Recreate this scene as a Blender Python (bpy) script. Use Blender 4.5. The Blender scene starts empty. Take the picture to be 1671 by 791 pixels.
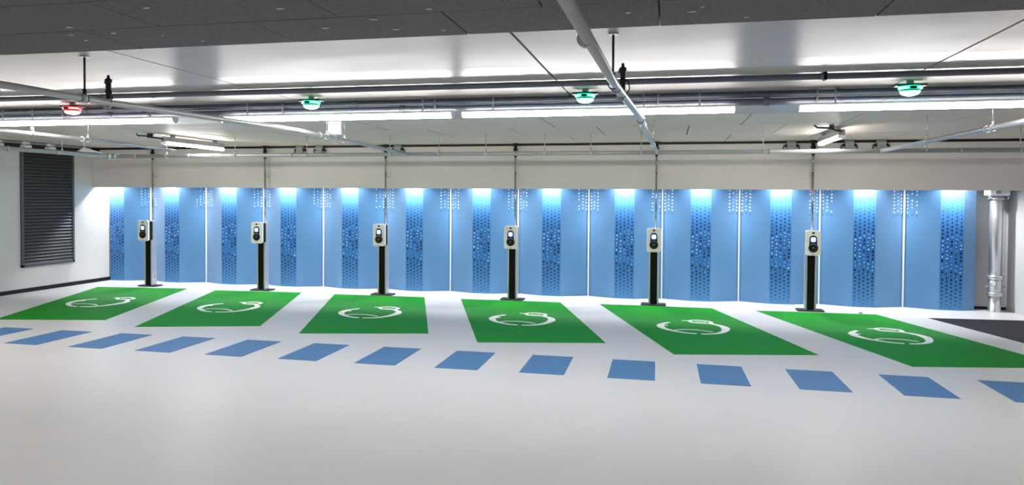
import bpy, bmesh, math, random
from mathutils import Vector, Matrix
random.seed(7)
scene = bpy.context.scene
C = scene.collection

# ------------------------------------------------------------------ camera
F_PX, YAW, PITCH, ROLL, CY = 1162.6, math.radians(-12.35), math.radians(1.30), math.radians(0.35), 347.7
CAM_H = 2.1
fw = Vector((math.sin(YAW)*math.cos(PITCH), math.cos(YAW)*math.cos(PITCH), -math.sin(PITCH)))
rt = Vector((math.cos(YAW), -math.sin(YAW), 0)); up = rt.cross(fw)
rt2 = math.cos(ROLL)*rt + math.sin(ROLL)*up
up2 = -math.sin(ROLL)*rt + math.cos(ROLL)*up
cam = bpy.data.cameras.new('camera'); cam.sensor_fit = 'HORIZONTAL'; cam.sensor_width = 36
cam.lens = F_PX/1671*36; cam.shift_y = (CY-395.5)/1671; cam.clip_start = .05
co = bpy.data.objects.new('camera', cam); C.objects.link(co)
m = Matrix.Identity(4)
for i in range(3):
    m[i][0], m[i][1], m[i][2] = rt2[i], up2[i], -fw[i]
m[2][3] = CAM_H
co.matrix_world = m
scene.camera = co
# ------------------------------------------------------------------ world, exposure, light levels
w = bpy.data.worlds.new('world'); scene.world = w; w.use_nodes = True
w.node_tree.nodes['Background'].inputs[0].default_value = (.9, .95, 1, 1)
w.node_tree.nodes['Background'].inputs[1].default_value = 0.0
vs = scene.view_settings
vs.view_transform = 'Standard'; vs.look = 'None'; vs.gamma = 1; vs.use_curve_mapping = False
vs.exposure = 0.40
LAMP_E = 46.0        # linear ceiling lamps
FILL_LAMP_E = 30.0       # unseen row behind the viewpoint, added to brighten the foreground floor
TUBE_E = 40.0        # two short lamps by the bulkhead
WASH_W = 150.0        # spot washers behind the bulkhead (watts)

# ------------------------------------------------------------------ materials
def mat(name, col, rough=.5, stretch=None, **kw):
    return mat_(name, col, rough, stretch=stretch, **kw)
def mat_(name, col, rough=.5, stretch=None, metal=0., noise=0., nscale=4., bump=0., bscale=60., spec=.5, rvar=0., emit=None, estr=0., sheen=0.):
    mt = bpy.data.materials.new(name); mt.use_nodes = True
    nt = mt.node_tree; b = nt.nodes['Principled BSDF']
    b.inputs['Base Color'].default_value = (*col, 1); b.inputs['Roughness'].default_value = rough
    b.inputs['Metallic'].default_value = metal; b.inputs['Specular IOR Level'].default_value = spec
    tc = nt.nodes.new('ShaderNodeTexCoord')
    geo = nt.nodes.new('ShaderNodeNewGeometry')
    if noise or rvar:
        n = nt.nodes.new('ShaderNodeTexNoise'); n.inputs['Scale'].default_value = nscale
        n.inputs['Detail'].default_value = 6; n.inputs['Roughness'].default_value = .6
        if stretch:
            vm = nt.nodes.new('ShaderNodeVectorMath'); vm.operation = 'MULTIPLY'; vm.inputs[1].default_value = stretch
            nt.links.new(geo.outputs['Position'], vm.inputs[0]); nt.links.new(vm.outputs[0], n.inputs['Vector'])
        else:
            nt.links.new(geo.outputs['Position'], n.inputs['Vector'])
        if noise:
            mx = nt.nodes.new('ShaderNodeMix'); mx.data_type = 'RGBA'
            mx.inputs[6].default_value = (*[c*(1-noise) for c in col], 1)
            mx.inputs[7].default_value = (*[min(1, c*(1+noise)) for c in col], 1)
            nt.links.new(n.outputs['Fac'], mx.inputs[0]); nt.links.new(mx.outputs[2], b.inputs['Base Color'])
        if rvar:
            mr = nt.nodes.new('ShaderNodeMapRange'); mr.inputs[1].default_value = .3; mr.inputs[2].default_value = .7
            mr.inputs[3].default_value = max(.02, rough-rvar); mr.inputs[4].default_value = rough+rvar
            nt.links.new(n.outputs['Fac'], mr.inputs[0]); nt.links.new(mr.outputs[0], b.inputs['Roughness'])
    if bump:
        n2 = nt.nodes.new('ShaderNodeTexNoise'); n2.inputs['Scale'].default_value = bscale; n2.inputs['Detail'].default_value = 4
        nt.links.new(geo.outputs['Position'], n2.inputs['Vector'])
        bp = nt.nodes.new('ShaderNodeBump'); bp.inputs['Strength'].default_value = bump; bp.inputs['Distance'].default_value = .01
        nt.links.new(n2.outputs['Fac'], bp.inputs['Height']); nt.links.new(bp.outputs[0], b.inputs['Normal'])
    if sheen:
        b.inputs['Sheen Weight'].default_value = sheen; b.inputs['Sheen Roughness'].default_value = .55
    if emit:
        b.inputs['Emission Color'].default_value = (*emit, 1); b.inputs['Emission Strength'].default_value = estr
    return mt
M = dict(
    floor=mat('epoxy_floor', (.62, .62, .62), .345, noise=.05, nscale=1.3, bump=.12, bscale=110, rvar=.04, spec=.32),
    wall=mat('wall_paint', (.60, .595, .57), .6, noise=.03, nscale=1.5),
    bulk=mat('bulkhead_paint', (.71, .66, .65), .65, noise=.04, nscale=2.),
    backw=mat('recess_paint', (.55, .55, .56), .6, noise=.04, nscale=2.),
    slab=mat('gloss_ceiling', (.43, .415, .395), .35, spec=.15, stretch=(.35, 1.3, 1), noise=.10, nscale=2.2, rvar=.065),
    cpanel=mat('grey_ceiling_board', (.70, .575, .51), .5, noise=.10, nscale=3., rvar=.08),
    joint=mat('ceiling_joint', (.10, .10, .10), .9),
    dark=mat('wood_wool_dark', (.15, .15, .153), .95, noise=.55, nscale=55., bump=.9, bscale=150, spec=.2),
    chip=mat('chip_mark', (.55, .55, .55), .8),
    black=mat('black_plastic', (.008, .008, .009), .45, spec=.3),
    blackmat=mat('black_base', (.02, .022, .026), .55, noise=.2, nscale=9),
    bpaint=mat('black_floor_paint', (.012, .013, .018), .6, noise=.3, nscale=5, spec=.12),
    green=mat('green_floor_paint', (.006, .235, .008), .6, noise=.08, nscale=1.1, spec=.1, bump=.04, bscale=140),
    blue=mat('blue_floor_paint', (.075, .19, .40), .5, spec=.2, noise=.06, nscale=2., bump=.04, bscale=140),
    white=mat('white_floor_paint', (.90, .90, .88), .5, noise=.04, nscale=9),
    pblue=mat('blue_sheet', (.055, .205, .43), .55, noise=.03, nscale=1., sheen=.34, spec=.8),
    sblue=mat('blue_perforated_sheet', (.004, .135, .44), .55, noise=.05, nscale=2., sheen=.22, spec=.6),
    dome=mat('blue_embossing', (.02, .20, .55), .12, spec=.9),
    hole=mat('perforation_dark', (.001, .005, .015), .6, spec=.2),
    pale=mat('pale_dot_and_glint', (.50, .66, .85), .2, spec=.8),
    trim=mat('pale_joint_trim', (.80, .85, .90), .35),
    galv=mat('galvanised_steel', (.58, .60, .62), .34, metal=.75, noise=.08, nscale=12),
    pipeg=mat('grey_painted_pipe', (.12, .14, .18), .32, noise=.05, nscale=5),
    pipew=mat('light_grey_pipe', (.38, .395, .40), .28, metal=.15, noise=.05, nscale=5),
    alu=mat('brushed_aluminium', (.62, .63, .64), .32, metal=.7),
    wplast=mat('white_plastic', (.86, .85, .83), .35),
    gplast=mat('grey_plastic', (.30, .31, .32), .5),
    gplast2=mat('mid_grey_plastic', (.42, .43, .44), .6),
    screen=mat('charger_screen', (.2, .4, .9), .2, emit=(.62, .80, 1), estr=1.6),
    screenb=mat('charger_screen_border', (.02, .08, .4), .2, emit=(.05, .16, .7), estr=.5),
    lamp=mat('lamp_diffuser', (1, 1, 1), .4, emit=(1, .955, .935), estr=LAMP_E),
    fill_lamp=mat('added_fill_diffuser', (1, 1, 1), .4, emit=(1, .955, .935), estr=FILL_LAMP_E),
    tube=mat('tube_diffuser', (1, 1, 1), .4, emit=(1, .98, .94), estr=TUBE_E),
    wash=mat('washer_lens', (1, 1, 1), .4, emit=(.94, .97, 1), estr=6),
    exitl=mat('emergency_lens', (.9, .97, 1), .4, emit=(.50, .78, 1), estr=1.3),
    grn=mat('indicator_green', (.0, .6, .3), .3, emit=(.0, 1, .42), estr=1.7),
    grnc=mat('indicator_green_core', (.5, 1, .7), .3, emit=(.25, 1, .62), estr=2.2),
    red=mat('indicator_red', (.7, .0, .0), .3, emit=(1, .02, .02), estr=1.8),
    redc=mat('indicator_red_core', (1, .6, .6), .3, emit=(1, .30, .26), estr=2.2),
    louv=mat('louvre_grey', (.10, .104, .108), .5, metal=.3, noise=.08, nscale=8),
    louvb=mat('louvre_back', (.006, .006, .007), .9),
    chrome=mat('bright_conduit', (.42, .42, .43), .22, metal=1.),
    cable=mat('dark_cable', (.006, .006, .007), .6, spec=.12),
)
for nm in ('floor', 'slab', 'green', 'blue'):
    pass

# printed gradient of the perforated strips: deep blue half way up, panel blue at the ends
nt = M['sblue'].node_tree; bs = nt.nodes['Principled BSDF']
for l in list(bs.inputs['Base Color'].links): nt.links.remove(l)
tcn = nt.nodes.new('ShaderNodeTexCoord'); sx = nt.nodes.new('ShaderNodeSeparateXYZ'); nt.links.new(tcn.outputs['Object'], sx.inputs[0])
mrn = nt.nodes.new('ShaderNodeMapRange'); mrn.inputs[1].default_value = 0; mrn.inputs[2].default_value = 2.3; nt.links.new(sx.outputs[2], mrn.inputs[0])
rp = nt.nodes.new('ShaderNodeValToRGB'); nt.links.new(mrn.outputs[0], rp.inputs[0])
e = rp.color_ramp.elements; e[0].position = 0; e[0].color = (.045, .21, .46, 1); e[1].position = 1; e[1].color = (.055, .225, .47, 1)
for pos, c in ((.25, (.008, .15, .43)), (.5, (.002, .125, .42)), (.68, (.004, .14, .43)), (.85, (.035, .20, .46))):
    q = e.new(pos); q.color = (*c, 1)
nt.links.new(rp.outputs[0], bs.inputs['Base Color'])

# ------------------------------------------------------------------ mesh helpers
class MB:
    def __init__(s): s.v = []; s.f = []; s.sm = []
    def add(s, vs, fs, smooth=False):
        o = len(s.v); s.v += [tuple(v) for v in vs]
        for f in fs: s.f.append(tuple(i+o for i in f)); s.sm.append(smooth)
        return s
    def box(s, x0, y0, z0, x1, y1, z1):
        return s.add([(x0,y0,z0),(x1,y0,z0),(x1,y1,z0),(x0,y1,z0),(x0,y0,z1),(x1,y0,z1),(x1,y1,z1),(x0,y1,z1)],
                     [(0,3,2,1),(4,5,6,7),(0,1,5,4),(1,2,6,5),(2,3,7,6),(3,0,4,7)])
    def cbox(s, c, d):
        return s.box(c[0]-d[0]/2, c[1]-d[1]/2, c[2]-d[2]/2, c[0]+d[0]/2, c[1]+d[1]/2, c[2]+d[2]/2)
    def cyl(s, a, b, r, n=14, r2=None, smooth=True):
        a = Vector(a); b = Vector(b); d = (b-a).normalized()
        x = d.orthogonal().normalized(); y = d.cross(x); r2 = r if r2 is None else r2
        vs = []
        for p, q in ((a, r), (b, r2)):
            for k in range(n):
                t = 2*math.pi*k/n; vs.append(p + x*(q*math.cos(t)) + y*(q*math.sin(t)))
        s.add(vs, [(k, (k+1) % n, n+(k+1) % n, n+k) for k in range(n)], smooth)
        o = len(s.v)-2*n
        s.f.append(tuple(o+k for k in reversed(range(n)))); s.sm.append(False)
        s.f.append(tuple(o+n+k for k in range(n))); s.sm.append(False)
        return s
    def lathe(s, c, prof, n=20, axis='z', smooth=True):
        vs = []
        for r, h in prof:
            for k in range(n):
                t = 2*math.pi*k/n; a, b = r*math.cos(t), r*math.sin(t)
                vs.append((c[0]+a, c[1]+b, c[2]+h) if axis == 'z' else (c[0]+a, c[1]+h, c[2]+b))
        fs = []
        for j in range(len(prof)-1):
            for k in range(n):
                fs.append((j*n+k, j*n+(k+1) % n, (j+1)*n+(k+1) % n, (j+1)*n+k))
        s.add(vs, fs, smooth)
        o = len(s.v)-len(vs)
        s.f.append(tuple(o+k for k in reversed(range(n)))); s.sm.append(False)
        e = o+(len(prof)-1)*n
        s.f.append(tuple(e+k for k in range(n))); s.sm.append(False)
        return s
    def prism(s, poly, z0, z1):      # poly in xy
        n = len(poly)
        return s.add([(x, y, z0) for x, y in poly]+[(x, y, z1) for x, y in poly],
                     [tuple(reversed(range(n))), tuple(range(n, 2*n))]+[(k, (k+1) % n, n+(k+1) % n, n+k) for k in range(n)])
    def prism_y(s, poly, y0, y1):    # poly in xz, extruded along y
        n = len(poly)
        return s.add([(x, y0, z) for x, z in poly]+[(x, y1, z) for x, z in poly],
                     [tuple(range(n)), tuple(reversed(range(n, 2*n)))]+[(k, n+k, n+(k+1) % n, (k+1) % n) for k in range(n)])
    def tube(s, pts, r, n=10):
        pts = [Vector(p) for p in pts]; vs = []
        x = None
        for i, p in enumerate(pts):
            d = (pts[min(i+1, len(pts)-1)]-pts[max(i-1, 0)]).normalized()
            x = d.orthogonal().normalized() if x is None else (x-d*x.dot(d)).normalized()
            y = d.cross(x)
            for k in range(n):
                t = 2*math.pi*k/n; vs.append(p+x*(r*math.cos(t))+y*(r*math.sin(t)))
        fs = [(j*n+k, j*n+(k+1) % n, (j+1)*n+(k+1) % n, (j+1)*n+k) for j in range(len(pts)-1) for k in range(n)]
        s.add(vs, fs, True); o = len(s.v)-len(vs)
        s.f.append(tuple(o+k for k in reversed(range(n)))); s.sm.append(False)
        s.f.append(tuple(o+len(vs)-n+k for k in range(n))); s.sm.append(False)
        return s
    def mesh(s, name, material, bevel=0., seg=2):
        me = bpy.data.meshes.new(name); me.from_pydata(s.v, [], s.f); me.update()
        bm = bmesh.new(); bm.from_mesh(me)
        for f, q in zip(bm.faces, s.sm): f.smooth = q
        if bevel:
            es = [e for e in bm.edges if len(e.link_faces) == 2 and e.calc_face_angle(0) > .6]
            bmesh.ops.bevel(bm, geom=es, offset=bevel, segments=seg, affect='EDGES', profile=.5)
        bmesh.ops.recalc_face_normals(bm, faces=bm.faces)
        bm.to_mesh(me); bm.free()
        me.materials.append(M[material]); return me
    def build(s, name, material, parent=None, bevel=0., seg=2):
        return link(name, s.mesh(name, material, bevel, seg), parent)
def link(name, me, parent=None, loc=None):
    o = bpy.data.objects.new(name, me); C.objects.link(o)
    if parent: o.parent = parent
    if loc: o.location = loc
    return o
def rrect(w, h, r, n=5, cx=0, cz=0):
    pts = []
    for sx, sz, a0 in ((1, 1, 0), (-1, 1, 90), (-1, -1, 180), (1, -1, 270)):
        for k in range(n+1):
            a = math.radians(a0+90*k/n)
            pts.append((cx+sx*(w/2-r)+r*math.cos(a), cz+sz*(h/2-r)+r*math.sin(a)))
    return pts
def tag(o, label, cat, group=None):
    o['label'] = label; o['category'] = cat
    if group: o['group'] = group
    return o
def struct(o, label=None):
    o['kind'] = 'structure'
    if label: o['label'] = label; o['category'] = label_cat.get(o.name, 'wall')
    return o
label_cat = {'floor': 'floor', 'ceiling': 'ceiling'}
def thing(name, label, cat, loc=(0, 0, 0), group=None):
    o = bpy.data.objects.new(name, None); C.objects.link(o); o.location = loc; o.empty_display_size = .1
    return tag(o, label, cat, group)
def copy_tree(src, loc, label):
    r = src.copy(); C.objects.link(r); r.location = loc; r['label'] = label
    for ch in src.children:
        c = ch.copy(); C.objects.link(c); c.parent = r
        for g in ch.children:
            d = g.copy(); C.objects.link(d); d.parent = c
    return r
ORD = ['leftmost', 'second', 'third', 'fourth', 'fifth', 'sixth', 'seventh', 'eighth', 'ninth', 'tenth', 'eleventh', 'twelfth', 'thirteenth']
def ordl(i): return 'leftmost' if i == 0 else ORD[i]+' from the left'

# ------------------------------------------------------------------ structure
XL, XR, YF, YB, ZC = -13.4, 6.33, -6.0, 15.3, 3.2
YBK = 14.436
fl = struct(MB().box(XL-.2, YF-.2, -.2, XR+.2, YB+.2, 0).build('floor', 'floor'), 'glossy light grey epoxy floor of the garage')
wl = struct(MB().box(XL-.2, YF-.2, 0, XL, YB+.2, 3.4).build('wall_left', 'wall'), 'off-white painted side wall with the louvre')
struct(MB().box(XR, YF-.2, 0, XR+.2, YB+.2, 3.4).build('wall_right', 'backw'), 'grey side wall beside the steel downpipe')
struct(MB().box(XL, YB, 0, XR, YB+.2, 3.4).build('wall_back', 'backw'), 'grey back wall behind the blue panels')
struct(MB().box(XL, YF-.2, 0, XR, YF, 3.4).build('wall_front', 'wall'), 'plain pale wall behind the viewpoint')
struct(MB().box(XL, YBK, 2.272, XR, YBK+.10, ZC).build('wall_bulkhead', 'bulk'), 'grey bulkhead hanging from the ceiling above the blue panels')
struct(MB().box(XL, YBK-.012, ZC-.045, XR, YBK, ZC).build('shadow_line_strip', 'black'), 'black strip drawn as the shadow line along the top of the grey bulkhead')  # solid black strip stands in for the shade under the ceiling
struct(MB().box(XL, YF, 0, XL+.015, YB, .085).build('baseboard_left', 'black'), 'black baseboard along the off-white side wall')
struct(MB().box(5.72, YB-.015, 0, XR, YB, .05).build('baseboard_back', 'black'), 'thin dark baseboard behind the downpipe')

ce = struct(MB().box(XL-.2, YF-.2, ZC+.016, XR+.2, YB+.2, ZC+.2).build('ceiling', 'joint'), 'garage ceiling of glossy slabs and boards')
# glossy slabs
SX = [XL]+[x for x in [-10.5, -7.35, -4.2, -1.04, 2.11, 5.27]]+[XR]
g = .010
for i in range(len(SX)-1):
    for y0, y1 in ((4.48, 5.92), (5.92, 9.75)):
        MB().box(SX[i]+g, y0+.001, ZC, SX[i+1]-g, y1-.001, ZC+.02).build('ceiling_slab', 'slab', ce)
# grey boards
rows = [(9.75, 11.18), (11.18, 12.8), (12.8, YBK)]
for j, (y0, y1) in enumerate(rows):
    x = XL-(.3 if j % 2 else .95)
    while x < XR:
        a, b = max(x, XL), min(x+1.40, XR)
        if b-a > .1:
            dz = random.uniform(0, .004)
            MB().box(a+.008, y0+.008, ZC+dz, b-.008, y1-.008, ZC+.02).build('ceiling_board', 'cpanel', ce)
        x += 1.40
MB().box(XL, YBK+.1, ZC, XR, YB, ZC+.02).build('ceiling_slab', 'slab', ce)
# dark acoustic boards
PW, PD = 1.215, .575
me = MB().box(0.003, .003, 0, PW-.003, PD-.003, .066).mesh('acoustic_board', 'dark', .004, 1)
chips = []
for r in range(9):
    y = 4.48-(r+1)*PD
    off = -.06 if r % 2 == 0 else -.69
    k0 = math.floor((XL-off)/PW)
    for k in range(k0+1, int((XR-off)/PW)):
        x = off+k*PW
        link('acoustic_board', me, ce, (x, y, ZC-.05+random.uniform(0, .003)))
        if r < 4 and -6 < x < 4:
            for q in range(random.choice((2, 3, 4))):
                chips.append((x+random.uniform(.1, 1.1), y+random.uniform(.05, .5)))
cm = MB()
for x, y in chips:
    n = 6; L = random.uniform(.012, .030); W = random.uniform(.004, .008); a = random.uniform(-.3, .3)
    poly = []
    for k in range(n):
        t = 2*math.pi*k/n; rr = random.uniform(.6, 1.1)
        u, v = L*rr*math.cos(t), W*rr*math.sin(t)
        poly.append((x+u*math.cos(a)-v*math.sin(a), y+u*math.sin(a)+v*math.cos(a)))
    cm.prism(poly, ZC-.054, ZC-.049)
cc = cm.build('chipped_marks', 'chip', ce); cc['kind'] = 'stuff'
MB().box(XL, YF, ZC-.05, XR, 4.48-9*PD-.002, ZC+.016).build('acoustic_field', 'dark', ce)

# ------------------------------------------------------------------ floor paint
PT = .003
def ccw(p):
    a = sum(p[i][0]*p[(i+1) % len(p)][1]-p[(i+1) % len(p)][0]*p[i][1] for i in range(len(p)))
    return p if a > 0 else p[::-1]
def ribbon(mb, pts, widths, z0, z1, closed=False):
    n = len(pts); L = []; R = []
    for i in range(n):
        a = pts[(i-1) % n] if (closed or i > 0) else pts[i]; b = pts[(i+1) % n] if (closed or i < n-1) else pts[i]
        dx, dy = b[0]-a[0], b[1]-a[1]; l = math.hypot(dx, dy) or 1
        nx, ny = -dy/l, dx/l; w = widths[i]/2
        L.append((pts[i][0]+nx*w, pts[i][1]+ny*w)); R.append((pts[i][0]-nx*w, pts[i][1]-ny*w))
    for i in range(n if closed else n-1):
        j = (i+1) % n
        mb.prism(ccw([L[i], R[i], R[j], L[j]]), z0, z1)
def smooth(pts, widths, sub=5):
    P = []; W = []
    n = len(pts)
    for i in range(n-1):
        p0, p1, p2, p3 = pts[max(i-1, 0)], pts[i], pts[i+1], pts[min(i+2, n-1)]
        for k in range(sub):
            t = k/sub
            P.append(tuple(.5*((2*p1[d])+(-p0[d]+p2[d])*t+(2*p0[d]-5*p1[d]+4*p2[d]-p3[d])*t*t+(-p0[d]+3*p1[d]-3*p2[d]+p3[d])*t**3) for d in (0, 1)))
            W.append(1.18*(widths[i]*(1-t)+widths[i+1]*t))
    P.append(pts[-1]); W.append(widths[-1]); return P, W
sym = MB(); sym2 = MB(); sym3 = MB()
z0, z1 = PT-.001, PT+.002
P, W = smooth([(.045, -.625), (-.12, -.585), (-.28, -.48), (-.42, -.33), (-.50, -.15), (-.51, .02)], [.045, .05, .06, .08, .10, .11]); ribbon(sym, P, W, z0, z1)
P, W = smooth([(.115, -.625), (.28, -.575), (.42, -.44), (.50, -.22), (.515, -.02), (.46, .17), (.30, .345)], [.045, .055, .075, .095, .115, .085, .05]); ribbon(sym2, P, W, z0, z1)
P, W = smooth([(-.51, .02), (-.48, .14), (-.37, .31)], [.11, .07, .055]); ribbon(sym, P, W, z0, z1)
ribbon(sym, [(-.50, .02), (-.39, .0)], [.07, .05], z0, z1)
P, W = smooth([(-.30, -.42), (-.20, -.32), (-.05, -.29), (.12, -.31), (.30, -.41)], [.035]*5); ribbon(sym3, P, W, z0, z1)
P, W = smooth([(-.16, .535), (-.05, .53), (.02, .40), (.22, .355), (.31, .38), (.305, .54), (.12, .645), (.0, .60), (-.05, .53)], [.035, .05, .055, .055, .06, .055, .05, .05, .05]); ribbon(sym2, P, W, z0, z1)
ribbon(sym2, [(.06, .50), (.24, .48)], [.03, .03], z0, z1)
sym_me = [('plug_cable_mark', sym.mesh('plug_cable_mark', 'white')), ('car_cable_mark', sym2.mesh('car_cable_mark', 'white')), ('inner_arc_mark', sym3.mesh('inner_arc_mark', 'white'))]

stalls = [[(-12.631, 13.76), (-10.516, 14.02), (-9.181, 10.15), (-10.98, 9.745)],
          [(-9.745, 13.93), (-7.741, 14.075), (-6.391, 10.29), (-8.262, 9.735)],
          [(-6.942, 14.02), (-4.942, 14.08), (-3.569, 10.36), (-5.481, 9.88)],
          [(-4.137, 14.03), (-2.082, 14.08), (-.857, 10.30), (-2.669, 9.90)],
          [(-1.298, 14.05), (.837, 14.06), (2.005, 10.20), (.098, 9.77)],
          [(1.627, 13.97), (3.725, 14.06), (4.98, 10.17), (3.021, 9.775)]]
names6 = ['nearest the louvred wall', 'second from the louvred wall', 'third from the louvred wall', 'third from the steel downpipe', 'second from the black painted patch', 'beside the black painted patch']
for i, st in enumerate(stalls):
    cx = sum(p[0] for p in st)/4; cy = sum(p[1] for p in st)/4
    t = thing('parking_bay_marking', 'green painted charging bay with white cable symbol, ' + names6[i], 'bay marking', (cx, cy, 0), 'green charging bays')
    MB().prism(ccw([(p[0]-cx, p[1]-cy) for p in st]), 0, PT).build('paint_field', 'green', t)
    for nm_, me_ in sym_me: link(nm_, me_, t, (0, -.06, 0))
tag(MB().prism(ccw([(4.527, 13.87), (6.30, 14.02), (6.30, 10.6), (5.48, 10.6)]), 0, PT).build('floor_patch', 'bpaint'),
    'black painted floor patch beside the last green bay', 'floor paint')
sblk = [ORD[i] for i in range(13)]
for i in range(14):
    a = -10.17+1.0555*i
    y0 = 8.215+.012*min(i, 8); y1 = y0+1.0-(.012*max(0, i-6))
    t = MB().prism([(0, 0), (.545, 0), (.53, y1-y0), (-.01, y1-y0)], 0, PT).build('crossing_stripe', 'blue'); t.location = (a, y0, 0)
    lab = 'blue painted stripe on the grey floor, %s in the row' % (ordl(i) if i < 13 else 'rightmost')
    tag(t, lab, 'floor stripe', 'blue stripes along the bays')

# ------------------------------------------------------------------ blue folded wall panels
PX0, PP = -13.165, 1.5355
YS, YJ, SW = 14.955, 15.20, .40
ZT = 2.80
def sheet(name, material, parent, x0, y0, x1, y1, za, zb, t=.02):
    d = Vector((x1-x0, y1-y0)).normalized(); n = Vector((-d.y, d.x))*t
    return MB().prism(ccw([(x0, y0), (x1, y1), (x1+n.x, y1+n.y), (x0+n.x, y0+n.y)]), za, zb).build(name, material, parent)
def disc_y(mb, x, y, z, r, n=8, nx=0):   # thin disc facing -y
    mb.add([(x+r*math.cos(2*math.pi*k/n), y+nx*r*math.cos(2*math.pi*k/n), z+r*math.sin(2*math.pi*k/n)) for k in range(n)], [tuple(range(n))])
def dome_y(mb, x, y, z, r, h, n=8):
    vs = [(x, y-h, z)]
    for rr, hh in ((.7, .65), (1, 0)):
        vs += [(x+r*rr*math.cos(2*math.pi*k/n), y-h*hh, z+r*rr*math.sin(2*math.pi*k/n)) for k in range(n)]
    fs = [(0, 1+k, 1+(k+1) % n) for k in range(n)]+[(1+k, 1+n+k, 1+n+(k+1) % n, 1+(k+1) % n) for k in range(n)]
    mb.add(vs, fs, True)
hm = MB(); dm = MB(); wm = MB()
for c in range(5):
    for r in range(30):
        z = .07+.0725*r+(.036 if c % 2 else 0)
        if z > 2.2: continue
        e = max(0, 1-((z-.95)/1.0)**2)
        rad = .006+.0135*e*random.uniform(.85, 1.1)
        x = (c-2)*.079
        mid = abs(z-1.05) < .36 and random.random() < .62
        if mid:
            dome_y(dm, x+random.uniform(-.006, .006), -.001, z, random.uniform(.016, .024), .010)
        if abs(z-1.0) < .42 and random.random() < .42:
            dome_y(wm, x+random.uniform(-.012, .012), -.009 if mid else -.003, z+random.uniform(-.012, .012), random.uniform(.006, .010), .006, 6)  # small pale domes stand in for highlights on the relief
        if not mid or random.random() < .35:
            disc_y(hm, x+random.uniform(-.004, .004), -.0025, z, rad)
hole_me = hm.mesh('perforations', 'hole'); dome_me = dm.mesh('embossed_domes', 'dome'); glint_me = wm.mesh('glint_domes', 'pale')
JX = [PX0+PP*(k+.5) for k in range(12)]
for k in range(13):
    xc = PX0+PP*k
    if k == 0: lab = 'folded blue wall panel, the one touching the louvred wall'
    elif k == 12: lab = 'folded blue wall panel at the end beside the steel downpipe'
    else: lab = 'folded blue wall panel, %s counted from the louvred wall' % ORD[k]
    t = thing('wall_panel', lab, 'wall panel', (xc, YS, 0), 'folded blue wall panels')
    MB().box(-SW/2, 0, 0, SW/2, .02, ZT).build('perforated_strip', 'sblue', t)
    link('perforations', hole_me, t)['kind'] = 'stuff'
    link('embossed_domes', dome_me, t)['kind'] = 'stuff'
    link('glint_domes', glint_me, t)['kind'] = 'stuff'
    lx = max(XL+.001-xc, -PP/2+.006) if k else (XL+.02-xc)
    rx = PP/2-.006 if k < 12 else 5.70-xc
    slope = (YJ-YS)/(PP/2-SW/2)
    ys = lambda x: (abs(x)-SW/2)*slope
    if lx < -SW/2-.005: sheet('side_face', 'pblue', t, lx, ys(lx), -SW/2, 0, 0, ZT)
    sheet('side_face', 'pblue', t, SW/2, 0, rx, ys(rx), 0, ZT)
    if k == 12: MB().box(rx-.012, ys(rx)+.02, 0, rx, YB-YS-.002, ZT).build('end_return', 'pblue', t)
    # pale dotted pattern beside the joints, upper part only
    pm = MB(); dk = MB()
    for s in (-1, 1):
        if (k == 0 and s < 0) or (k == 12 and s > 0): continue
        for c in range(3):
            x = s*(PP/2-.055-.072*c)
            for r in range(9):
                z = 1.78+.068*r+(.02 if c == 1 else 0)
                if random.random() < .12: continue
                if r == 0: disc_y(dk, x, ys(x)-.003, z, .009, nx=s*slope)
                else: dome_y(pm, x, ys(x)-.001, z, random.uniform(.012, .018), .008)
    q = pm.build('pale_dots', 'pale', t); q['kind'] = 'stuff'
    q = dk.build('dark_dots', 'hole', t); q['kind'] = 'stuff'
for k, x in enumerate(JX):
    o = MB().box(-.012, -.035, 0, .012, .02, ZT).build('panel_joint_trim', 'trim'); o.location = (x, YJ, 0)
    tag(o, 'thin pale vertical trim strip in the panel joint, %s' % ('leftmost' if k == 0 else 'rightmost' if k == 11 else ORD[k]+' from the louvred wall'), 'trim strip', 'pale joint trims between blue panels')

# wall washers hidden behind the bulkhead
def washer(k, x):
    t = thing('wall_washer', 'small spotlight behind the bulkhead over blue panel, %s from the louvred wall' % ('first' if k == 0 else ORD[k]), 'spotlight', (x, 14.825, 2.57), 'spotlights above the blue panels')
    MB().cyl((0, 0, .05), (0, 0, ZC-2.57), .012).build('stem', 'alu', t)
    MB().lathe((0, 0, 0), [(.035, .06), (.05, .05), (.05, -.03), (.046, -.03), (.044, -.01)], 16).build('housing', 'wplast', t)
    L = bpy.data.lights.new('washer_light', 'SPOT'); L.energy = WASH_W; L.spot_size = math.radians(156); L.spot_blend = .9
    L.shadow_soft_size = .04; L.color = (.98, .98, 1)
    lo = bpy.data.objects.new('washer_light', L); C.objects.link(lo); lo.parent = t; lo.location = (0, 0, -.05)
    d = Vector((0, .06, -1)); lo.rotation_euler = d.to_track_quat('-Z', 'Y').to_euler()
for k in range(13): washer(k, PX0+PP*k)
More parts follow.
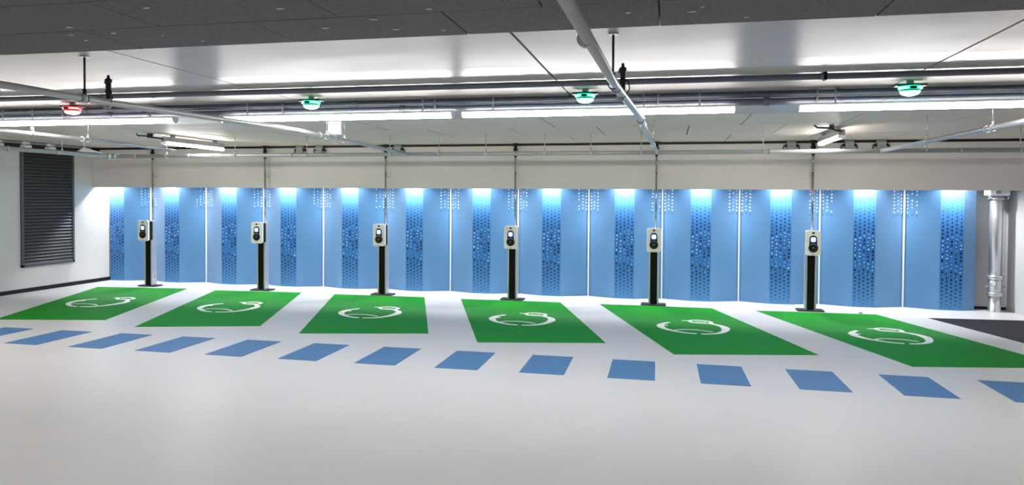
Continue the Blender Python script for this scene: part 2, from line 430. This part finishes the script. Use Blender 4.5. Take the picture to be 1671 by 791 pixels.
# one more over the downpipe recess
# ------------------------------------------------------------------ louvre on the left wall
t = thing('wall_louvre', 'dark grey ventilation louvre set in the off-white side wall', 'louvre', (XL, 13.19, .54))
LW, LH = 1.37, 2.56
MB().box(-.06, -LW/2+.02, .02, .004, LW/2-.02, LH-.02).build('backing', 'louvb', t)
fr = MB(); fr.box(0, -LW/2, 0, .045, -LW/2+.05, LH).box(0, LW/2-.05, 0, .045, LW/2, LH).box(0, -LW/2, 0, .045, LW/2, .05).box(0, -LW/2, LH-.05, .045, LW/2, LH)
fr.build('frame', 'louv', t)
sl = MB().add([(.042, -LW/2+.05, 0), (.042, LW/2-.05, 0), (.006, LW/2-.05, .045), (.006, -LW/2+.05, .045),
               (.042, -LW/2+.05, -.006), (.042, LW/2-.05, -.006), (.006, LW/2-.05, .039), (.006, -LW/2+.05, .039)],
              [(0, 1, 2, 3), (7, 6, 5, 4), (0, 4, 5, 1), (3, 2, 6, 7), (0, 3, 7, 4), (1, 5, 6, 2)]).mesh('slat', 'louv')
for k in range(35): link('slat', sl, t, (0, 0, .06+k*.0702))

# ------------------------------------------------------------------ charging posts
CX = [-11.64, -8.77, -5.92, -3.09, -.26, 2.62]
def charger():
    t = thing('charging_post', '', 'charging post', (0, 0, 0), 'electric charging posts')
    MB().prism(rrect(.48, .27, .03), 0, .028).build('base_plate', 'blackmat', t, .006, 1)
    pm = MB()
    pm.prism([(.10, -.07), (.10, .09), (-.10, .09), (-.10, -.07), (-.065, -.07), (-.065, -.045), (.065, -.045), (.065, -.07)], .028, 1.50)
    p = pm.build('post', 'alu', t, .006, 2)
    MB().box(-.0645, -.068, .028, .0645, -.044, 1.06).build('front_cover', 'cable', t)
    for z in (.5, .72, .94):
        MB().cbox((0, -.069, z), (.012, .004, .03)).build('cover_mark', 'cable', t)
    MB().cbox((.101, .02, .22), (.006, .03, .05)).build('side_latch', 'gplast', t)
    b = MB().prism_y(rrect(.25, .44, .03, cz=1.285), -.19, -.07).build('housing', 'black', t)
    f = MB().prism_y(rrect(.275, .465, .045, cz=1.285), -.235, -.185).build('front_plate', 'wplast', t, .008, 2)
    MB().prism_y(rrect(.135, .30, .06, cz=1.275), -.2395, -.23).build('inset_panel', 'black', f, .003, 1)
    MB().prism_y(rrect(.105, .105, .03, cz=1.348), -.2415, -.235).build('screen_border', 'screenb', f)
    MB().prism_y(rrect(.078, .078, .022, cz=1.35), -.2435, -.238).build('screen', 'screen', f)
    so = MB().lathe((0, -.235, 1.195), [(.083, 0), (.083, -.012), (.072, -.022), (.045, -.022), (.04, -.014)], 20, 'y').build('socket', 'black', t)
    MB().lathe((0, -.249, 1.20), [(.012, 0), (.010, -.010)], 10, 'y').build('socket_pin', 'gplast', so)
    gl = MB()
    for k in range(9):
        a0 = math.radians(50+80*k/9); a1 = math.radians(50+80*(k+1)/9)
        gl.prism_y([(.079*math.cos(a0), 1.195+.079*math.sin(a0)), (.079*math.cos(a1), 1.195+.079*math.sin(a1)), (.070*math.cos(a1), 1.195+.070*math.sin(a1)), (.070*math.cos(a0), 1.195+.070*math.sin(a0))][::-1], -.2595, -.247)
    gl.build('socket_rim', 'gplast', so)
    MB().prism_y(rrect(.05, .03, .014, cz=1.472), -.238, -.23).build('emblem', 'black', f)
    MB().prism_y(rrect(.03, .012, .005, cz=1.073), -.2375, -.23).build('lock', 'gplast', f)
    return t
ch0 = charger()
cl = ['nearest the louvred wall', 'second from the louvred wall', 'third from the louvred wall', 'fourth from the louvred wall', 'second from the steel downpipe', 'nearest the steel downpipe']
for i, x in enumerate(CX):
    lab = 'white and black charging post on aluminium column, ' + cl[i]
    if i == 0: ch0.location = (x, 14.225, 0); ch0['label'] = lab
    else: copy_tree(ch0, (x, 14.225, 0), lab)
    t = thing('cable_conduit', 'thin steel conduit from ceiling to charging post, ' + cl[i], 'conduit', (x+.03, 14.28, 0), 'conduits above the charging posts')
    MB().cyl((0, 0, 1.50), (0, 0, 2.62), .020).build('lower_tube', 'chrome', t)
    MB().cyl((0, 0, 2.62), (0, 0, 2.96), .021).build('upper_tube', 'chrome', t)
    MB().cyl((0, 0, 2.60), (0, 0, 2.65), .026).build('coupling', 'gplast', t)
    MB().cyl((0, 0, 2.93), (0, 0, 3.16), .034).cyl((0, 0, 3.05), (0, 0, 3.09), .046).build('ceiling_sleeve', 'black', t)
    MB().box(-.06, -.03, 3.15, .06, .10, ZC).build('ceiling_bracket', 'black', t, .01, 1)
    MB().cbox((0, .08, 2.52), (.044, .15, .02)).build('wall_clip', 'galv', t)

# ------------------------------------------------------------------ pipes
ZP = 2.86; YH = 12.2; XJ = -10.85
def pipe(name, label, pts, r, material, couplings=(), cr=1.28, cl_=.05, extra=None):
    t = thing(name, label, 'pipe', (0, 0, 0))
    MB().tube(pts, r, 16).build('tube', material, t)
    for p, d in couplings:
        p = Vector(p); d = Vector(d).normalized()
        MB().cyl(p-d*cl_/2, p+d*cl_/2, r*cr, 16).build('coupling', material if extra is None else extra, t)
    return t
pipe('header_pipe', 'long light grey pipe running across in front of the grey bulkhead', [(XJ+.10, YH, ZP), (XR, YH, ZP)], .037, 'pipew',
     [((x, YH, ZP), (1, 0, 0)) for x in (-10.3, -9.1, -6.9, -4.2, -2.6, -1.2, 1.6, 4.4)], 1.15, .04)
pipe('branch_pipe', 'light grey pipe running forward along the louvred wall', [(XJ, 3.0, ZP), (XJ, YH-.10, ZP)], .037, 'pipew',
     [((XJ, y, ZP), (0, 1, 0)) for y in (7.5, 9.9, 10.9)], 1.2, .05)
pipe('branch_pipe', 'pale pipe under the ceiling, left of the red indicator', [(-7.84, 2.8, ZP), (-7.84, 8.45, ZP), (-8.5, 11.0, ZP+.02)], .026, 'pipew', [((-7.84, 8.3, ZP), (0, 1, 0))], 1.4, .05)
MID = [(-.40, 2.4, 2.86), (-.36, 4.77, 2.86), (-.275, 6.8, 2.86), (-.185, 12.155, 2.86)]
LEF = [(-4.53, 2.6, 2.86), (-4.545, 4.95, 2.86), (-4.39, 6.3, 2.86), (-4.22, 7.6, 2.86), (-4.36, 9.6, 2.86), (-4.50, 11.1, 2.86), (-4.60, 12.155, 2.86)]
pipe('branch_pipe', 'pale sprinkler pipe crossing overhead beside the rightmost-but-one green indicator', MID, .029, 'pipew',
     [((-.40, 3.45, 2.86), (0, 1, 0)), ((-.36, 5.0, 2.86), (.02, 1, 0)), ((-.345, 5.32, 2.86), (.03, 1, 0)), ((-.27, 7.1, 2.86), (0, 1, 0))], 1.3, .05, 'gplast')
pipe('branch_pipe', 'pale sprinkler pipe passing between the red and the first green indicator', LEF, .027, 'pipew',
     [((-4.54, 4.8, 2.86), (0, 1, 0)), ((-4.55, 5.05, 2.86), (0, 1, 0)), ((-4.25, 8.2, 2.86), (0, 1, 0)), ((-4.29, 8.7, 2.86), (0, 1, 0))], 1.3, .05, 'gplast')
pipe('branch_pipe', 'pale sprinkler pipe slanting in front of the junction boxes at far right', [(3.35, 3.0, 2.86), (3.35, 7.8, 2.86), (3.27, 12.155, 2.86)], .030, 'pipew',
     [((3.34, 8.6, 2.86), (0, 1, 0)), ((3.27, 12.08, 2.86), (0, 1, 0))], 1.3, .05)
# trunk pipes along the lamp row
pipe('ceiling_pipe', 'thin grey pipe close under the glossy ceiling slabs', [(XL, 6.66, 3.170), (XR, 6.66, 3.164)], .028, 'pipeg',
     [((x, 6.66, 3.167), (1, 0, 0)) for x in (-5.4, 1.3)], 1.12, .04)
pipe('ceiling_pipe', 'upper of two stacked grey pipes above the lamp row', [(XL, 7.68, 3.165), (XR, 7.68, 3.163)], .034, 'pipeg',
     [((x*1.14, 7.68, 3.164), (1, 0, 0)) for x in (-6.3, -5.6, -3.1, 1.45, 4.2)], 1.06, .06)
pipe('ceiling_pipe', 'lower of two stacked grey pipes above the lamp row', [(XL, 7.68, 3.091), (XR, 7.68, 3.087)], .036, 'pipeg',
     [((x*1.14, 7.68, 3.089), (1, 0, 0)) for x in (-6.0, -2.6, .85)], 1.2, .06)

# corner fittings
t = thing('pipe_elbow', 'pale cast elbow where the louvre-side pipe meets the long pipe', 'pipe fitting', (XJ, YH, ZP))
MB().lathe((0, 0, 0), [(.02, -.07), (.06, -.06), (.07, 0), (.06, .06), (.02, .07)], 16).build('body', 'galv', t)
MB().cyl((0, -.14, 0), (0, -.05, 0), .062).build('collar', 'galv', t)
MB().cyl((.05, 0, 0), (.14, 0, 0), .062).build('collar', 'galv', t)
t = thing('pipe_bracket', 'pale triangular steel bracket above the corner pipe elbow', 'bracket', (XJ, 11.6, ZP))
MB().add([(-.02, -.25, .045), (-.02, .42, .045), (-.02, -.12, .13), (.02, -.25, .045), (.02, .42, .045), (.02, -.12, .13)], [(0, 1, 2), (5, 4, 3), (0, 3, 4, 1), (1, 4, 5, 2), (2, 5, 3, 0)]).build('web', 'gplast2', t)
MB().cyl((0, -.10, .10), (0, -.10, ZC-ZP), .012).build('rod', 'galv', t)

t = thing('cable_tray', 'black cable tray along the top of the louvred wall', 'cable tray', (XL, 0, 0))
MB().box(.002, 5.0, 3.03, .22, YBK, 3.045).build('tray_base', 'black', t)
MB().box(.21, 5.0, 3.045, .225, YBK, 3.15).build('tray_lip', 'black', t)
for k in range(4): MB().tube([(.03+.045*k, 5.0+.01*k, 3.065), (.035+.045*k, 9.5, 3.068), (.03+.045*k, YBK, 3.065)], .018, 8).build('cable', 'cable', t)
# hangers: rod + clamp + ceiling plate
def hanger(label, x, y, zp, rp, group, dark=False, ztop=ZC):
    t = thing('pipe_hanger', label, 'pipe hanger', (x, y, zp), group)
    mm = 'black' if dark else 'galv'
    MB().cyl((0, 0, rp), (0, 0, ztop-zp), .008 if dark else .006, 8).build('rod', mm, t)
    MB().cyl((0, 0, ztop-zp-.012), (0, 0, ztop-zp), .035 if dark else .02, 12).build('ceiling_plate', 'galv', t)
    MB().cyl((0, 0, rp), (0, 0, rp+.05), .016, 8).build('nut', mm, t)
    rg = MB(); n = 18
    for k in range(n):
        a0, a1 = 2*math.pi*k/n, 2*math.pi*(k+1)/n
        r0, r1 = rp*1.02, rp*1.22
        rg.add([(r*math.cos(a), yy, r*math.sin(a)) for yy in (-.014, .014) for a in (a0, a1) for r in (r0, r1)],
               [(0, 1, 3, 2), (4, 6, 7, 5), (1, 5, 7, 3), (0, 2, 6, 4)])
    o = rg.build('clamp_ring', 'black' if dark else 'galv', t)
    return t, o
G1 = 'dark hanger rods of the overhead pipes'
hanger('dark hanger rod holding the pipe left of the red indicator', -4.545, 4.83, 2.86, .027, G1, True)
hanger('dark hanger rod holding the overhead pipe in the middle', -.37, 4.83, 2.86, .029, G1, True)
hx = [-9.6, -8.1, -6.6, -4.95, -4.02, -3.15, -2.1, -1.3, -.45, 1.5, 3.9, 5.2]
for i, x in enumerate(hx):
    t, o = hanger('thin steel rod carrying the long pipe before the bulkhead, %s' % ordl(i), x, YH, ZP, .037, 'rods of the long pipe')
    o.rotation_euler.z = math.pi/2
for lab, x, y, zp in [('thin rod on the pale pipe left of the red indicator, nearer one', -7.84, 7.5, 2.86), ('thin rod on the pale pipe left of the red indicator, farther one', -7.85, 8.4, 2.86),
                      ('thin rod on the middle-left sprinkler pipe behind the lamp row, nearer one', -4.265, 8.4, 2.86), ('thin rod on the middle-left sprinkler pipe behind the lamp row, farther one', -4.31, 9.0, 2.86),
                      ('thin rod on the central overhead pipe just behind the lamps', -.262, 7.6, 2.86), ('thin rod on the central overhead pipe near the long pipe', -.215, 10.4, 2.86),
                      ('thin rod on the far right sprinkler pipe, nearer one', 3.338, 8.45, 2.86), ('thin rod on the far right sprinkler pipe, farther one', 3.305, 10.3, 2.86),
                      ('thin rod on the louvre-side pipe, nearer one', XJ, 9.6, ZP), ('thin rod on the louvre-side pipe, farther one', XJ, 11.0, ZP)]:
    hanger(lab, x, y, zp, .030, 'thin rods of the branch pipes')
# double clamp of trunk pipes
for i, x in enumerate([-6.6, -5.5, -3.9, -2.25, -.1, 1.27, 3.0]):
    t = thing('pipe_clamp', 'dark clamp strap holding the stacked grey pipes, %s' % ordl(i), 'clamp', (x*1.14, 7.68, 3.128), 'clamps of the stacked pipes')
    MB().box(-.009, -.046, -.080, .009, -.040, .072).box(-.009, .040, -.080, .009, .046, .072).box(-.009, -.046, -.085, .009, .046, -.078).build('strap', 'gplast', t)
    if i != 5: continue
    t = thing('pipe_clamp', 'small dark clip on the thin pipe near the ceiling', 'clamp', (x+.05, 6.66, 3.167), 'clips of the thin ceiling pipe')
    MB().box(-.012, -.036, -.034, .012, -.030, .033).box(-.012, .030, -.034, .012, .036, .033).box(-.012, -.036, -.036, .012, .036, -.030).build('strap', 'cable', t)

# upright sprinkler valves on pipes
for lab, x, y, zp in [('dark upright sprinkler on the overhead pipe near the red indicator', -4.53, 5.06, 2.86), ('dark upright sprinkler on the overhead pipe in the middle', -.335, 5.30, 2.86)]:
    t = thing('sprinkler', lab, 'sprinkler', (x, y, zp), 'upright sprinklers')
    MB().lathe((0, 0, 0), [(.020, .03), (.020, .075), (.026, .08), (.026, .105), (.017, .11), (.022, .12), (.022, .165), (.028, .17), (.028, .19), (.012, .20), (.010, .225)], 14).build('body', 'black', t)
    MB().cyl((-.012, 0, -.05), (-.012, 0, .05), .03, 12, .022).build('saddle', 'gplast', t)
    MB().tube([(.02, -.01, .11), (.045, -.015, .08), (.05, -.015, .03), (.03, -.01, .0)], .004, 6).build('cable', 'cable', t)
    MB().cbox((-.022, 0, .165), (.02, .02, .02)).build('lug', 'black', t)

# ------------------------------------------------------------------ lamps
LL = 2.875
lamps = [(-11.67, 'added unseen linear lamp out past the red indicator'), (-8.69, 'linear ceiling lamp under the red indicator'), (-5.20, 'linear ceiling lamp below the leftmost green indicator'),  # first entry is added out of frame to light the left side
         (-2.22, 'linear ceiling lamp below the middle green indicator'), (1.25, 'linear ceiling lamp below the rightmost green indicator')]
YL2 = -.6
fill_lamps = [(-11.5+3.05*k, 'added fill lamp in the unseen row behind the viewpoint, %s' % ORD[k]) for k in range(5)]  # added fill row, out of view, lifts the foreground floor
def profile(mb, pts, x0, x1):
    n = len(pts)
    mb.add([(x0, y, z) for y, z in pts]+[(x1, y, z) for y, z in pts],
           [tuple(range(n)), tuple(reversed(range(n, 2*n)))]+[(k, (k+1) % n, n+(k+1) % n, n+k) for k in range(n)])
    return mb
for x0, lab, yl, zl in [(a, b, 7.55, 3.010) for a, b in lamps]+[(a, b, YL2, 3.10) for a, b in fill_lamps]:
    t = thing('linear_lamp', lab, 'lamp', (x0, yl, zl), 'linear lamps along the lane')
    profile(MB(), [(-.05, .012), (.05, .012), (.035, .036), (-.035, .036)], 0, LL).build('housing', 'wplast', t)
    pts = [(.05*math.cos(a), -.056*math.sin(a)+.012) for a in [math.pi*k/8 for k in range(9)]]
    profile(MB(), pts, .012, LL-.012).build('diffuser', 'lamp' if yl > 0 else 'fill_lamp', t)
    for xx in (0, LL-.012):
        profile(MB(), [(.053*math.cos(a), -.059*math.sin(a)+.012) for a in [math.pi*k/8 for k in range(9)]], xx, xx+.012).build('end_cap', 'wplast', t)
    for xx in (.35, LL-.35):
        if yl > 0: MB().cyl((xx, .0, .028), (xx, .0, ZC-3.010), .008, 8).build('hanger', 'galv', t)
        else: MB().cyl((xx, 0, .028), (xx, 0, .05), .02, 8).build('hanger', 'galv', t)
# short lamps
for (x, y0, y1, lab) in [(-8.92, 11.25, 13.0, 'short batten lamp beneath the ceiling in front of the bulkhead, left one'), (2.54, 11.55, 13.05, 'short batten lamp beneath the ceiling in front of the bulkhead, right one')]:
    t = thing('batten_lamp', lab, 'lamp', (x, y0, 3.06), 'short batten lamps')
    L = y1-y0
    MB().box(-.05, 0, .0, .05, L, .09).build('housing', 'gplast', t, .01, 1)
    mb = MB(); pts = [(.047*math.cos(a), -.05*math.sin(a)+.0) for a in [math.pi*k/8 for k in range(9)]]
    n = len(pts)
    mb.add([(a, .02, b) for a, b in pts]+[(a, L-.02, b) for a, b in pts], [tuple(range(n)), tuple(reversed(range(n, 2*n)))]+[(k, (k+1) % n, n+(k+1) % n, n+k) for k in range(n)])
    mb.build('diffuser', 'tube', t)
    for yy in (.0, L-.02): MB().box(-.052, yy, -.05, .052, yy+.02, .0).build('end_cap', 'wplast', t)
    for yy in (.25, L-.25): MB().box(-.03, yy-.03, .09, .03, yy+.03, ZC-3.06).build('mount', 'gplast', t)
    MB().tube([(0, 0, .05), (-.05, -.08, .06), (-.16, -.12, .07), (-.2, -.2, .09), (-.38, -.18, .10), (-.42, -.17, .14)], .014, 8).build('supply_cable', 'black', t)
    MB().cbox((-.17, -.13, .10), (.06, .08, .08)).build('connector', 'black', t)
# parking indicators
for x, colr, lab in [(-6.32, 'red', 'red glowing parking indicator under the stacked pipes'), (-3.495, 'grn', 'green glowing parking indicator, leftmost of the three green ones'),
                     (-.753, 'grn', 'green glowing parking indicator, beside the central overhead pipe'), (1.965, 'grn', 'green glowing parking indicator, rightmost of the three green ones')]:
    t = thing('parking_indicator', lab, 'indicator light', (x*1.107, 7.25, 3.148), 'parking space indicators')
    MB().box(-.13, -.06, -.004, .13, .06, .014).build('base_plate', 'black', t, .004, 1)
    MB().cyl((0, 0, .01), (0, 0, ZC-3.148), .03, 12).build('ceiling_spacer', 'gplast2', t)
    MB().lathe((0, 0, 0), [(.098, -.004), (.102, -.012), (.096, -.032), (.090, -.038)], 24).build('upper_ring', colr, t)
    MB().lathe((0, 0, 0), [(.092, -.038), (.084, -.040), (.084, -.046), (.088, -.048)], 24).build('groove', 'black', t)
    MB().lathe((0, 0, 0), [(.088, -.048), (.080, -.064), (.062, -.080), (.03, -.090), (.004, -.093)], 24).build('dome', colr, t)
    MB().lathe((0, 0, 0), [(.0885, -.052), (.0815, -.064), (.0645, -.079), (.035, -.089)], 24).build('dome_core', colr+'c', t)
    for a0, a1 in ((-168, -112), (-68, -12)):
        lt = MB()
        for k in range(8):
            u0 = math.radians(a0+(a1-a0)*k/8); u1 = math.radians(a0+(a1-a0)*(k+1)/8)
            lt.add([(.104*math.cos(u), .104*math.sin(u), z) for u in (u0, u1) for z in (-.032, -.014)], [(0, 2, 3, 1)])
        lt.build('light_window', colr+'c', t)
    MB().box(-.028, -.106, -.036, .028, -.07, -.010).build('sensor_eye', 'black', t, .004, 1)
# small emergency light
t = thing('emergency_light', 'small bluish-white glowing light box on the ceiling behind the lamp row', 'light', (-4.80, 9.72, 3.2))
MB().box(-.105, -.03, -.20, .105, .03, 0).build('housing', 'wplast', t, .006, 1)
MB().box(-.095, -.036, -.075, .095, -.029, -.012).build('upper_lens', 'exitl', t)
MB().prism_y([(-.095, -.082), (-.095, -.165), (.095, -.19), (.095, -.082)], -.036, -.029).build('lower_lens', 'exitl', t)

# ------------------------------------------------------------------ junction boxes on the bulkhead
def jbox(label, x, y, z, group='junction boxes by the long pipe'):
    t = thing('junction_box', label, 'junction box', (x, y, z), group)
    MB().box(-.08, -.09, -.075, .08, .0, .075).build('box', 'gplast', t, .012, 2)
    MB().box(-.07, -.10, -.065, .07, -.088, .03).build('cover', 'gplast2', t, .006, 1)
    for s in (-1, 1):
        MB().cyl((s*.08, -.045, -.01), (s*.12, -.045, -.01), .028, 12).build('cable_gland', 'black', t)
        MB().tube([(s*.115, -.045, -.01), (s*.135, -.04, -.01), (s*.14, -.03, -.06), (s*.13, -.02, -.10)], .010, 8).build('cable_loop', 'cable', t)
    for s in (-1, 1):
        MB().cyl((s*.05, -.04, -.115), (s*.05, -.04, -.08), .013, 8).build('bottom_gland', 'black', t)
    MB().cbox((0, -.102, -.03), (.09, .004, .03)).build('label_plate', 'gplast', t)
    return t
for lab, x in [('grey junction box left of centre, between second and third charging posts, left of a pair', -7.95), ('grey junction box left of centre, between second and third charging posts, right of a pair', -7.48),
               ('grey junction box left of the right-hand batten lamp', 2.28), ('grey junction box right of the right-hand batten lamp', 3.30), ('grey junction box where the far right sprinkler pipe meets the long pipe', 3.85)]:
    jbox(lab, x, YBK, 3.118)
jbox('pale junction box where the middle-left sprinkler pipe meets the long pipe', -5.66, YBK, 3.118)
for i, y in enumerate((9.72, 10.25, 10.75)):
    t = thing('pipe_fitting', 'pale metal fitting on top of the louvre-side pipe, %s from the viewer' % ['first', 'second', 'third'][i], 'pipe fitting', (XJ, y, ZP+.037), 'fittings on the louvre-side pipe')
    MB().box(-.06, -.07, 0, .06, .07, .05).build('saddle', 'gplast2', t, .01, 1)
    MB().cyl((0, -.03, .05), (0, -.03, .11), .022).cyl((0, .04, .05), (0, .04, .10), .018).build('nipple', 'galv', t)
    MB().cbox((0, 0, .08), (.05, .12, .03)).build('bar', 'gplast2', t)

# ------------------------------------------------------------------ downpipe in the right recess
t = thing('downpipe', 'thick galvanised downpipe with couplings beside the end blue panel', 'pipe', (6.03, 15.03, 0))
MB().lathe((0, 0, 0), [(.118, .0), (.118, .02), (.105, .03), (.105, .30)], 24).build('foot', 'galv', t)
MB().lathe((0, 0, 0), [(.108, .28), (.108, 3.2)], 24).build('tube', 'galv', t)
for z in (.33, .64):
    MB().lathe((0, 0, z), [(.112, -.04), (.135, -.035), (.14, -.015), (.128, 0), (.14, .015), (.135, .035), (.112, .04)], 24).build('coupling', 'galv', t)
MB().lathe((0, 0, 0), [(.112, .37), (.120, .38), (.120, .59), (.112, .60)], 24).build('sleeve', 'galv', t)
for s in (-1, 1):
    MB().cyl((s*.115, -.03, .47), (s*.165, -.03, .47), .014, 8).build('bolt', 'gplast', t)
MB().lathe((0, 0, 2.14), [(.112, -.03), (.15, -.03), (.15, -.01), (.125, 0), (.125, .03), (.112, .03)], 24).build('collar', 'galv', t)
b = MB().box(-.17, -.15, 2.18, .17, .13, 2.36).build('clamp_block', 'wplast', t, .015, 2)
MB().cbox((-.03, -.152, 2.25), (.08, .01, .07)).build('clamp_slot', 'gplast', b)
MB().cyl((.155, -.1, 2.11), (.155, -.1, 2.19), .016, 8).cyl((-.155, -.1, 2.11), (-.155, -.1, 2.19), .016, 8).build('clamp_bolts', 'galv', b)
MB().cbox((0, .185, 2.27), (.06, .15, .06)).build('wall_bracket', 'galv', t)
# small floor anchor
o = MB().lathe((0, 0, 0), [(.035, 0), (.035, .012), (.02, .03), (.012, .032)], 12).build('floor_anchor', 'gplast'); o.location = (3.48, 14.13, 0)
tag(o, 'small dark floor anchor at the back of the last green bay', 'floor anchor')
